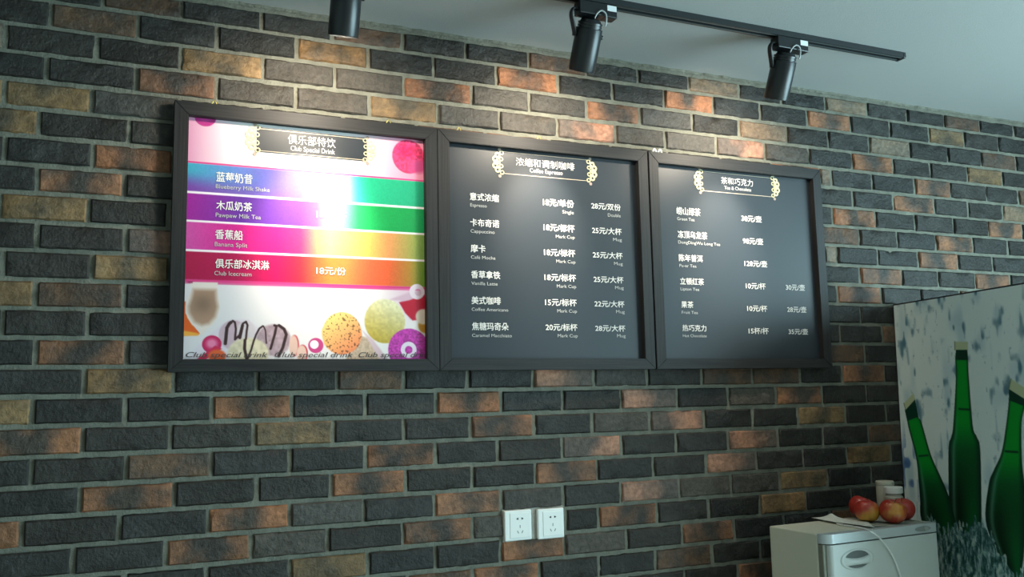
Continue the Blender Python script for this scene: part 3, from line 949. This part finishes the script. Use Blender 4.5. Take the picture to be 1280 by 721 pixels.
M_lens = mat('lit_lens', (.9, .85, .75), .3, emit=((1.0, .88, .7), 6.0))
M_sticker = mat('white_sticker', (.7, .72, .72), .5)
M_wire = mat('silver_wire', (.42, .44, .44), .35)
def spot(x, tilt, label):
    r = thing('track_spotlight', label, 'spotlight', (x, TY, CEIL - .0195), group='spotlights on the ceiling track')
    bm = bmesh.new()
    add_box(bm, -.044, .050, -.018, .018, -.037, -.0005, .002, 2)
    add_box(bm, .034, .074, -.017, .017, -.038, -.0005, .003, 2)
    ad = from_bm('track_adapter', bm, r, M_black)
    bm = bmesh.new()
    add_box(bm, .042, .071, -.0185, -.0165, -.020, -.004)
    st = from_bm('sticker', bm, ad, M_sticker)
    st['label'] = 'white sticker on the adapter'
    # head axis: from the top pivot, leaning to the wall (+Y)
    d = Vector((0, math.sin(tilt), -math.cos(tilt)))
    top = Vector((0, .0, -.040))
    rot = d.to_track_quat('-Z', 'Y').to_matrix().to_4x4()
    M = Matrix.Translation(top) @ rot
    R = .0378
    pr = [(0, -.002), (.018, -.002), (.026, -.004), (.031, -.012), (.0345, -.013), (.0345, -.018), (.0325, -.0185), (.0325, -.0205), (.0345, -.021), (.0345, -.0255), (.0325, -.026), (.0325, -.028),
          (R - .001, -.0285), (R, -.031), (R, -.143), (R - .0012, -.146), (R - .0035, -.146), (R - .0035, -.136), (0, -.136)]
    bm = bmesh.new()
    lathe(bm, pr, 48, M)
    hd = from_bm('lamp_head', bm, r, M_black, True)
    hd.data.set_sharp_from_angle(angle=math.radians(35))
    bm = bmesh.new()
    lathe(bm, [(0, -.1352), (R - .004, -.1352), (R - .004, -.1385), (0, -.1385)], 32, M)
    from_bm('lens', bm, hd, M_lens)
    axis_x = Vector((1, 0, 0))
    piv = top + d * .048
    for s in (-1, 1):
        bm = bmesh.new()
        kn = Matrix.Translation(piv + axis_x * s * (R - .002)) @ Matrix.Rotation(math.pi / 2 * s, 4, 'Y')
        lathe(bm, [(0, 0), (.0065, 0), (.0065, .008), (.0055, .0095), (0, .0095)], 20, kn)
        from_bm('pivot_knob', bm, r, M_black, True)
    # bent bracket arm on the far side, from the adapter down to the knob
    bm = bmesh.new()
    pl = piv + axis_x * -(R + .005)
    path = [(-.030, 0, -.022), (-.052, 0, -.021), (-.061, 0, -.030), (-.060, .004, -.042), (-.052, .012, -.058), tuple(pl + Vector((0, 0, .004))), tuple(pl + Vector((0, .001, -.004)))]
    pp = smooth_path(path, 6)
    tube(bm, pp, .004, 8, flat=(.0050, .009))
    from_bm('bracket_arm', bm, r, M_black, True)
    bm = bmesh.new()
    c0 = top + Vector((.018, -.020, -.004))
    tube(bm, smooth_path([(.004, -.012, -.046), (.008, -.020, -.034), (.020, -.024, -.026), (.033, -.024, -.034), (.036, -.020, -.052), (.034, -.016, -.066)], 6), .0022, 8)
    wq = from_bm('supply_wire', bm, r, M_wire, True)
    wq['label'] = 'pale loop of supply wire'
    for nm, pw, sz, ang in (('lamp_beam', BEAM_POWER, BEAM_SIZE, BEAM_TILT), ('lamp_spill', SPILL_POWER, SPILL_SIZE, SPILL_TILT)):
        l = bpy.data.lights.new(nm, 'SPOT')
        l.energy = pw
        l.color = SPOT_COLOR
        l.spot_size = math.radians(sz)
        l.spot_blend = 1.0
        l.shadow_soft_size = .03
        lo = bpy.data.objects.new(nm, l)
        COL.objects.link(lo)
        lo.parent = r
        lo.matrix_local = Matrix.Translation(top + d * .150) @ Vector((0, math.sin(ang), -math.cos(ang))).to_track_quat('-Z', 'Y').to_matrix().to_4x4()

spot(.498, math.radians(20), 'black cylinder spotlight above the pink drinks board')
spot(1.180, math.radians(27), 'black cylinder spotlight with white sticker, above the coffee board')
spot(1.862, math.radians(24), 'black cylinder spotlight nearest the end of the track, above the tea board')

# ------------------------------------------------------------------ bottle picture panel
P0, EH, EV, EN = Vector((2.6265, 0.0270, 1.8658)), Vector((-0.1811, -0.9835, 0.0000)), Vector((-0.0172, 0.0032, -0.9998)), Vector((-0.9833, 0.1811, 0.0175))
panel = thing('picture_panel', 'tall picture panel of green bottles in ice, beside the cabinet', 'picture', (P0.x, P0.y, 0))
PO = Vector(panel.location)
pts_w, pts_h = 1000.0, P0.z / abs(EV.z) * 1000
M_canvas = mat('canvas_print', (1, 1, 1), .6, attr='tone', spec=.3)
def paint_bottles(x, y):
    n1 = vnoise(x, y * .45, 16, 21)
    n2 = vnoise(x, y * .5, 42, 22)
    n3 = vnoise(x, y * .7, 7, 23)
    P = Paint(x, y, c255(224, 236, 232))
    P.aa = 2.5
    P.put(smooth(.45, .95, n2) * .5, c255(160, 190, 200))
    P.put(smooth(.62, .95, n1) * smooth(.3, .75, n2) * .9, c255(72, 112, 128))
    P.put(smooth(.78, .92, n3) * .4 * smooth(.4, .8, n1), c255(100, 126, 138))
    bl = (30.2,601.4)
    P.put(np.exp(-(((x - bl[0]) / 40) ** 2 + ((y - bl[1]) / 120) ** 2)) * smooth(.4, .6, n1) * .9, c255(60, 96, 150))
    sx, sy = x + 14 * n1, y + 30 * n2
    st = .45 * vnoise(sx, sy * .35, 6, 25) + .35 * vnoise(sx + .4 * sy, sy * .5, 13, 26) + .2 * vnoise(sx, sy, 4, 27)
    ice = np.stack([np.interp(st, (.25, .42, .55, .75), (v)) for v in ((24, 66, 112, 186), (70, 104, 148, 206), (58, 104, 146, 198))], 1) / 255
    edge, dark, mid, lite = c255(8, 40, 30), c255(6, 72, 44), c255(4, 112, 50), c255(0, 148, 44)
    def bottle(prof, cap, waves):
        # prof: list of (left point, right point) from lip to base; shading runs across the width
        L = [tuple(v)[:2] for v in smooth_path([(*p[0], 0) for p in prof], 5)]
        Rg = [tuple(v)[:2] for v in smooth_path([(*p[1], 0) for p in prof], 5)]
        poly = L + Rg[::-1]
        ly = np.array([p[1] for p in L]); lx = np.array([p[0] for p in L])
        ry = np.array([p[1] for p in Rg]); rx = np.array([p[0] for p in Rg])
        xl, xr = np.interp(y, ly, lx), np.interp(y, ry, rx)
        t = (x - xl) / np.maximum(xr - xl, 1)
        f = (y - ly[0]) / (ly[-1] - ly[0])
        s = np.clip(np.minimum(t, 1 - t) * 6, 0, 1)
        q_ = smooth(.34, .52, f)[:, None]
        body = lite[None, :] * (1 - q_) + mid[None, :] * .8 * q_
        side = smooth(.3, .75, t) * (.75 + .25 * np.sin(f * 9)) 
        body = body * (1 - .55 * (smooth(.45, .75, f) * (1 - side)))[:, None]
        gl = np.exp(-((t - .16) / .07) ** 2) * smooth(.25, .5, f) * .55
        body = body * (1 - gl[:, None]) + c255(120, 160, 140)[None, :] * gl[:, None]
        col = edge[None, :] * (1 - s[:, None]) + body * s[:, None]
        P.poly(poly, col)
        # dark glass at the lip and the line of the fill level
        k = prof[1]
        P.poly([prof[0][0], prof[0][1], k[1], k[0]], c255(8, 56, 40))
        P.line(waves, 7, c255(4, 64, 36))
        P.poly(cap, c255(190, 200, 160))
        P.line([cap[0], cap[-1]], 4, c255(120, 130, 96))
    bottle([(((308.3,180.5)), ((359.8,183.6))), (((301.2,214.8)), ((360.2,217.6))), (((300.0,268.0)), ((358.9,269.7))), (((271.3,432.0)), ((361.6,430.0))), (((258.3,469.4)), ((376.0,465.3))), (((240.1,520.4)), ((387.2,513.0))), (((223.4,758.5)), ((370.6,740.1))), (((226.3,849.1)), ((358.7,828.7)))],
           [(305.1,153.6), (365.2,157.7), (362.7,183.7), (302.6,180.2)], [(304.7,376.2), (355.7,378.6)])
    bottle([(((28.5,380.4)), ((86.5,340.7))), (((38.1,420.2)), ((99.7,405.2))), (((45.9,454.1)), ((114.8,424.4))), (((74.1,545.5)), ((152.1,533.0))), (((79.9,620.0)), ((191.7,600.6))), (((81.5,694.2)), ((228.2,666.4))), (((83.5,762.4)), ((251.4,742.1))), (((147.6,861.2)), ((262.9,817.8))), (((183.7,894.9)), ((254.2,870.4)))],
           [(25.3,357.5), (81.9,320.8), (88.4,343.5), (33.0,380.4)], [(91.3,541.8), (137.5,536.5)])
    bottle([(((527.3,311.7)), ((585.9,341.5))), (((522.2,348.4)), ((583.3,367.8))), (((505.8,417.0)), ((566.2,415.8))), (((477.3,508.5)), ((557.5,504.5))), (((438.4,567.4)), ((556.8,559.1))), (((413.9,611.3)), ((559.1,599.2))), (((389.3,725.4)), ((551.7,705.7))), (((427.6,818.1)), ((537.7,801.1))), (((473.9,877.5)), ((518.7,869.6))), (((490.4,902.8)), ((503.2,900.4)))],
           [(537.5,283.8), (594.6,315.3), (591.3,348.7), (525.5,314.1)], [(494.0,505.2), (541.9,505.3)])
    P.x, P.y = x + 26 * (vnoise(x, y, 9, 31) - .5), y + 60 * (vnoise(x, y * .3, 8, 32) - .5)
    P.poly([(117.4,752.9), (151.1,738.2), (185.0,797.6), (226.0,771.2), (259.5,735.9), (285.5,773.7), (306.1,748.2), (354.2,729.6), (382.9,755.9), (412.5,766.7), (437.6,816.5), (458.5,837.3), (480.8,871.5), (505.1,881.4), (549.1,841.1), (598.8,791.7), (582.8,953.6), (47.1,1066.6)], ice, 5)
    P.x, P.y = x, y
    lowz = (360.7,951.6)
    P.put(smooth(lowz[1] - 30, lowz[1] + 10, y), ice)
    return P.c
NXp, NZp = 400, 520
gx, gz = np.meshgrid(np.linspace(0, 1, NXp + 1) ** 1.0, np.linspace(0, 1, NZp + 1))
VIS = 1000.0
px = gx.ravel() * pts_w
py = np.where(gz.ravel() < .92, gz.ravel() / .92 * VIS, VIS + (gz.ravel() - .92) / .08 * (pts_h - VIS))
eh, evv, en = np.array(EH), np.array(EV), np.array(EN)
p0 = np.array(P0) - np.array(PO)
co = p0[None, :] + eh[None, :] * px[:, None] / 1000 + evv[None, :] * py[:, None] / 1000
idx = np.arange((NXp + 1) * (NZp + 1)).reshape(NZp + 1, NXp + 1)
q = np.stack([idx[:-1, :-1], idx[1:, :-1], idx[1:, 1:], idx[:-1, 1:]], -1).reshape(-1, 4)
me = bpy.data.meshes.new('printed_canvas')
me.from_pydata(co.tolist(), [], q.tolist())
srgb = np.clip(paint_bottles(px, py), 0, 1)
set_tone(me, np.where(srgb <= .04045, srgb / 12.92, ((srgb + .055) / 1.055) ** 2.4))
me.update()
if Vector(me.polygons[0].normal).dot(EN) < 0:
    me.flip_normals()
new_obj('printed_canvas', me, panel, M_canvas)
# the backing board the print is stretched over
bm = bmesh.new()
c4 = [p0 + eh * a + evv * b for a, b in ((-.005, -.005), (1.0, -.005), (1.0, pts_h / 1000), (-.005, pts_h / 1000))]
fr = [bm.verts.new(Vector(c) - EN * .0008) for c in c4]
bk = [bm.verts.new(Vector(c) - EN * .022) for c in c4]
for b_ in bk:
    b_.co.z = max(b_.co.z, 0)
bm.faces.new(fr)
bm.faces.new(bk[::-1])
for i in range(4):
    bm.faces.new((fr[i], bk[i], bk[(i + 1) % 4], fr[(i + 1) % 4]))
from_bm('backing_board', bm, panel, mat('panel_edge', (.02, .025, .028), .6))

# ------------------------------------------------------------------ the metal cabinet (sterilising cupboard)
TOP = 1.142
CW = .468
cab = thing('cabinet', 'grey metal cabinet with oval handle, under the apples', 'cabinet', (1.901, -.303, 0), math.radians(2.5))
M_body = mat('grey_enamel', (.60, .60, .49), .45)
M_strip = mat('grey_plastic', (.20, .205, .16), .5)
M_silver = mat('silver_plastic', (.50, .55, .56), .3, metal=.12)
M_door = mat('pale_enamel', (.55, .59, .57), .38)
bm = bmesh.new()
add_box(bm, 0, CW, 0, .20, .04, TOP, .004, 2)
from_bm('body', bm, cab, M_body)
bm = bmesh.new()
add_box(bm, .001, CW - .001, -.020, .0, .045, TOP - .029, .003, 2)
from_bm('front_frame', bm, cab, M_strip)
def rounded_front(bm, x0, x1, yb, yf, r, z0, z1):
    pts = [(x0, yb)]
    for k in range(9):
        a = math.pi + k / 8 * math.pi / 2
        pts.append((x0 + r + r * math.cos(a), yf + r + r * math.sin(a)))
    rr = .010
    for k in range(7):
        a = -math.pi / 2 + k / 6 * math.pi / 2
        pts.append((x1 - rr + rr * math.cos(a), yf + rr + rr * math.sin(a)))
    pts.append((x1, yb))
    a_ = [bm.verts.new((p[0], p[1], z0)) for p in pts]
    b_ = [bm.verts.new((p[0], p[1], z1)) for p in pts]
    bm.faces.new(a_[::-1])
    bm.faces.new(b_)
    for i in range(len(pts)):
        j = (i + 1) % len(pts)
        bm.faces.new((a_[i], a_[j], b_[j], b_[i]))
bm = bmesh.new()
rounded_front(bm, 0, CW, -.0005, -.037, .030, TOP - .027, TOP)
bar = from_bm('control_bar', bm, cab, M_silver, True)
bar.data.set_sharp_from_angle(angle=math.radians(40))
bar['label'] = 'silver control bar along the top edge'
bm = bmesh.new()
n = 28
def oval(bm, cx, cz, rx, rz, y0, y1):
    prism(bm, [(cx + rx * math.cos(2 * math.pi * k / n), cz + rz * math.sin(2 * math.pi * k / n)) for k in range(n)], y0, y1)
oval(bm, .402, TOP - .0135, .034, .0075, -.0385, -.036)
bd = from_bm('indicator_badge', bm, bar, mat('badge_grey', (.26, .28, .27), .4))
bm = bmesh.new()
oval(bm, .414, TOP - .0135, .008, .0058, -.041, -.038)
from_bm('dial', bm, bd, mat('dial_silver', (.6, .62, .6), .3, metal=.5)) if False else from_bm('dial', bm, bar, mat('dial_silver', (.6, .62, .6), .3, metal=.5))

bm = bmesh.new()
rounded_front(bm, .014, CW, -.0205, -.037, .014, .36, TOP - .031)
d1 = from_bm('door', bm, cab, M_door, True)
d1.data.set_sharp_from_angle(angle=math.radians(40))
bm = bmesh.new()
rounded_front(bm, .014, CW, -.0205, -.037, .014, .05, .352)
d2 = from_bm('door', bm, cab, M_door, True)
d2.data.set_sharp_from_angle(angle=math.radians(40))
def handle(door, cx, cz):
    # oval pocket: rim, dark hollow and a convex grip bar across its middle
    rx, rz = .068, .031
    bm = bmesh.new()
    # wide raised rim around a smaller dark hollow
    lo_, hi_ = [], []
    for k in range(48):
        a = 2 * math.pi * k / 48
        ca, sa = math.cos(a), math.sin(a)
        lo_.append([bm.verts.new((cx + rx * f * ca, -.0372 - h, cz + rz * g * sa)) for f, g, h in ((1, 1, -.001), (.98, .97, .002), (.90, .92, .0035), (.80, .86, .0030), (.74, .82, .0005))])
    for k in range(48):
        a_, b_ = lo_[k], lo_[(k + 1) % 48]
        for j in range(4):
            bm.faces.new((a_[j], a_[j + 1], b_[j + 1], b_[j]))
    rim = from_bm('handle', bm, door, M_door, True)
    bm = bmesh.new()
    oval(bm, cx, cz, rx * .76, rz * .80, -.0376, -.0365)
    hol = from_bm('hollow', bm, rim, mat('handle_shade', (.10, .115, .11), .5))
    bm = bmesh.new()
    N, Mm = 24, 8
    rows = []
    for i in range(N + 1):
        u = -1 + 2 * i / N
        hz = .0095 + .004 * u * u
        hz = .0098 + .004 * u * u
        row = []
        for j in range(Mm + 1):
            a = -1 + 2 * j / Mm
            row.append(bm.verts.new((cx + u * rx * .80, -.0385 - (.011 * (1 - u * u) + .001) * math.sqrt(max(0, 1 - a * a)), cz - .003 + hz * a - .003 * (1 - u * u))))
        rows.append(row)
    for a, b in zip(rows, rows[1:]):
        for j in range(Mm):
            bm.faces.new((a[j], b[j], b[j + 1], a[j + 1]))
    g = from_bm('grip', bm, rim, M_door, True)
handle(d1, .117, 1.064)
handle(d2, .128, .29)
for x in (.03, CW - .03):
    for y in (.03, .17):
        bm = bmesh.new()
        lathe(bm, [(0, 0), (.015, 0), (.018, .04), (0, .0405)], 16, Matrix.Translation((x, y, 0)))
        from_bm('foot', bm, cab, M_black)

# ------------------------------------------------------------------ things on the cabinet
def sheet(name, corners, z, m, label, cat, curl, nx=24, ny=16, thick=.0006):
    """corners in world XY: a (start), b (along x), d (along y)"""
    a, b, c, d = [Vector((*p, 0)) for p in corners]
    base = (a + b + c + d) / 4
    vs, fs = [], []
    for s in (0, 1):
        for j in range(ny + 1):
            for i in range(nx + 1):
                u, v = i / nx, j / ny
                p = (a * (1 - u) + b * u) * (1 - v) + (d * (1 - u) + c * u) * v
                h = z + curl(u, v)
                vs.append((p.x - base.x, p.y - base.y, h - z + (thick if s else 0)))
    k = (nx + 1) * (ny + 1)
    for j in range(ny):
        for i in range(nx):
            q = j * (nx + 1) + i
            fs.append((q, q + nx + 1, q + nx + 2, q + 1))
            fs.append((k + q, k + q + 1, k + q + nx + 2, k + q + nx + 1))
    rim = [i for i in range(nx + 1)] + [(nx + 1) * j + nx for j in range(1, ny + 1)] + [(nx + 1) * ny + i for i in range(nx - 1, -1, -1)] + [(nx + 1) * j for j in range(ny - 1, 0, -1)]
    for i in range(len(rim)):
        p, q = rim[i], rim[(i + 1) % len(rim)]
        fs.append((p, q, k + q, k + p))
    me = bpy.data.meshes.new(name)
    me.from_pydata(vs, [], fs)
    o = new_obj(name, me, None, m, True)
    o.location = (base.x, base.y, z)
    tag(o, label, cat)
    return o
M_paper = mat('white_paper', (.62, .64, .58), .7)
M_news = mat('grey_paper', (.26, .27, .225), .75, nscale=30, namp=.2)
sheet('paper_sheet', [(2.115, -.305), (2.345, -.292), (2.355, -.115), (2.16, -.105)], TOP + .0006, M_news,
      'flat grey sheet of paper under the apples', 'paper', lambda u, v: .0035 * smooth_s(.2, 0, u) + .0012 * math.sin(u * 9) ** 2 + .001 * v) if False else None

def ss(a, b, x):
    t = max(0, min(1, (x - a) / (b - a)))
    return t * t * (3 - 2 * t)
sheet('paper_sheet', [(2.120, -.300), (2.345, -.295), (2.352, -.115), (2.150, -.107)], TOP + .0006, M_news,
      'flat grey sheet of paper under the apples', 'paper', lambda u, v: .004 * ss(.25, 0, u))
sheet('folded_paper', [(2.085, -.190), (2.112, -.318), (2.195, -.205), (2.094, -.070)], TOP + .0008, M_paper,
      'creased white paper with a peaked corner, poking out beside the apples', 'paper',
      lambda u, v: .0055 + .019 * math.exp(-abs(u - .36) / .12) * ss(.45, 1, v) - .002 * ss(.5, 1, u))

M_apple = mat('apple_skin', (1, 1, 1), .32, attr='tone', nscale=90, namp=.12)
M_stem = mat('apple_stem', (.06, .035, .015), .7)
def apple(x, y, r, label, yellow_dir, tilt=(0, 0), amount=.5, seed=0):
    root = thing('apple', label, 'apple', (x, y, TOP + .0014), group='apples on the cabinet')
    prof = []
    N = 22
    for i in range(N + 1):
        a = math.pi * i / N
        rr = math.sin(a) ** .86
        z = -math.cos(a)
        dim = .30 * math.exp(-((rr) / .30) ** 2)
        zz = z * .90 + (dim if z < 0 else -dim * 1.15)
        prof.append((rr * r * (1 + .05 * z), zz * r))
    bm = bmesh.new()
    R_ = Matrix.Rotation(tilt[0], 4, 'X') @ Matrix.Rotation(tilt[1], 4, 'Y')
    lathe(bm, [(0 if i in (0, N) else p[0], p[1]) for i, p in enumerate(prof)], 40)
    bmesh.ops.transform(bm, matrix=R_, verts=bm.verts)
    zmin = min(v.co.z for v in bm.verts)
    bmesh.ops.translate(bm, vec=(0, 0, -zmin), verts=bm.verts)
    cen = Vector((0, 0, -zmin))
    cols = []
    yd = Vector(yellow_dir).normalized()
    up = R_.to_3x3() @ Vector((0, 0, 1))
    bm.verts.ensure_lookup_table()
    for v in bm.verts:
        dv = (v.co - cen).normalized()
        ang = math.atan2(dv.y, dv.x)
        st = noise.noise(Vector((math.cos(ang) * 7, math.sin(ang) * 7, dv.z * 1.2 + seed))) * .5 + noise.noise(dv * 2.2 + Vector((seed, 0, 0))) * .5
        m = ss(.15, .95, dv.dot(yd) * .75 + st * .55 + amount - .2)
        m = max(m, ss(.93, 1.0, dv.dot(up)) * .9)
        rd, yl = (.36, .028, .020), (.58, .30, .045)
        cols.append([rd[t] * (1 - m) + yl[t] * m for t in range(3)])
    me = bpy.data.meshes.new('flesh')
    bmesh.ops.recalc_face_normals(bm, faces=bm.faces)
    bm.to_mesh(me)
    bm.free()
    set_tone(me, cols)
    new_obj('fruit_body', me, root, M_apple, True)
    bm = bmesh.new()
    b0 = cen + up * r * .58
    tube(bm, smooth_path([b0, b0 + up * r * .25 + Vector((.001, 0, 0)), b0 + up * r * .42 + Vector((.004, 0, 0))], 4), .0014, 8)
    from_bm('stem', bm, root, M_stem, True)
apple(2.252, -.128, .0395, 'dark red apple mostly hidden behind the yellow and red apple', (.3, 1, 0), (.2, .3), -.2, 1)
apple(2.196, -.208, .0385, 'yellow and red apple in front, nearest the crumpled paper', (.1, -.55, -.9), (-.15, .2), .60, 2)
apple(2.243, -.268, .0410, 'striped orange red apple at the front edge of the cabinet', (-.5, -.8, .1), (.25, .1), .10, 3)
apple(2.325, -.230, .0380, 'red apple half hidden behind the orange red apple', (.6, .6, 0), (.1, -.2), -.2, 4)

M_cream = mat('cream_plastic', (.44, .43, .35), .45)
M_cream2 = mat('white_lid', (.66, .67, .62), .4)
t = tag(thing('storage_tin', 'tall cream container behind the apples, against the brick wall', 'container', ((2.3674, -0.1220, 1.2058))[:2] + (TOP + .0014,)), 'tall cream container behind the apples, against the brick wall', 'container')
bm = bmesh.new()
lathe(bm, [(0, 0), (.027, 0), (.0285, .004), (.0285, .098), (.0275, .100), (0, .100)], 36)
o = from_bm('container_body', bm, t, M_cream, True)
o.data.set_sharp_from_angle(angle=.6)
bm = bmesh.new()
lathe(bm, [(0, .1005), (.0295, .1005), (.0295, .110), (.027, .113), (0, .113)], 36)
o = from_bm('lid', bm, t, M_cream, True)
o.data.set_sharp_from_angle(angle=.6)
t = thing('jar', 'small cream jar with a white screw lid, behind the right pair of apples', 'jar', ((2.3508, -0.1720, 1.2112))[:2] + (TOP + .0014,))
bm = bmesh.new()
lathe(bm, [(0, 0), (.027, 0), (.029, .003), (.029, .066), (.024, .072), (.024, .078), (0, .078)], 36)
o = from_bm('jar_body', bm, t, M_cream, True)
o.data.set_sharp_from_angle(angle=.6)
bm = bmesh.new()
lathe(bm, [(0, .0785), (.030, .0785), (.030, .097), (.0285, .0985), (0, .0985)], 36)
o = from_bm('screw_lid', bm, t, M_cream2, True)
o.data.set_sharp_from_angle(angle=.6)

bm = bmesh.new()
tube(bm, smooth_path([(2.082, -.195, TOP + .0035), ((2.0742, -0.2294, 1.1460)), ((2.0756, -0.2676, 1.1460)), ((2.0721, -0.3098, 1.1460)), ((2.0648, -0.3480, 1.1418)), ((2.0908, -0.3460, 1.1280)), ((2.1154, -0.3420, 1.1093)), ((2.1397, -0.3380, 1.0858)), ((2.1615, -0.3360, 1.0556)), ((2.1747, -0.3360, 1.0264)), ((2.1846, -0.3360, 0.9951)), ((2.1954, -0.3360, 0.9405)), (2.20, -.337, .8), (2.22, -.337, .4), (2.23, -.345, .05), (2.25, -.40, .004), (2.35, -.45, .004)], 8), .0026, 10)
o = from_bm('power_cable', bm, None, M_plastic_white, True)
tag(o, 'thin white cable lying over the cabinet top and down its door', 'cable')
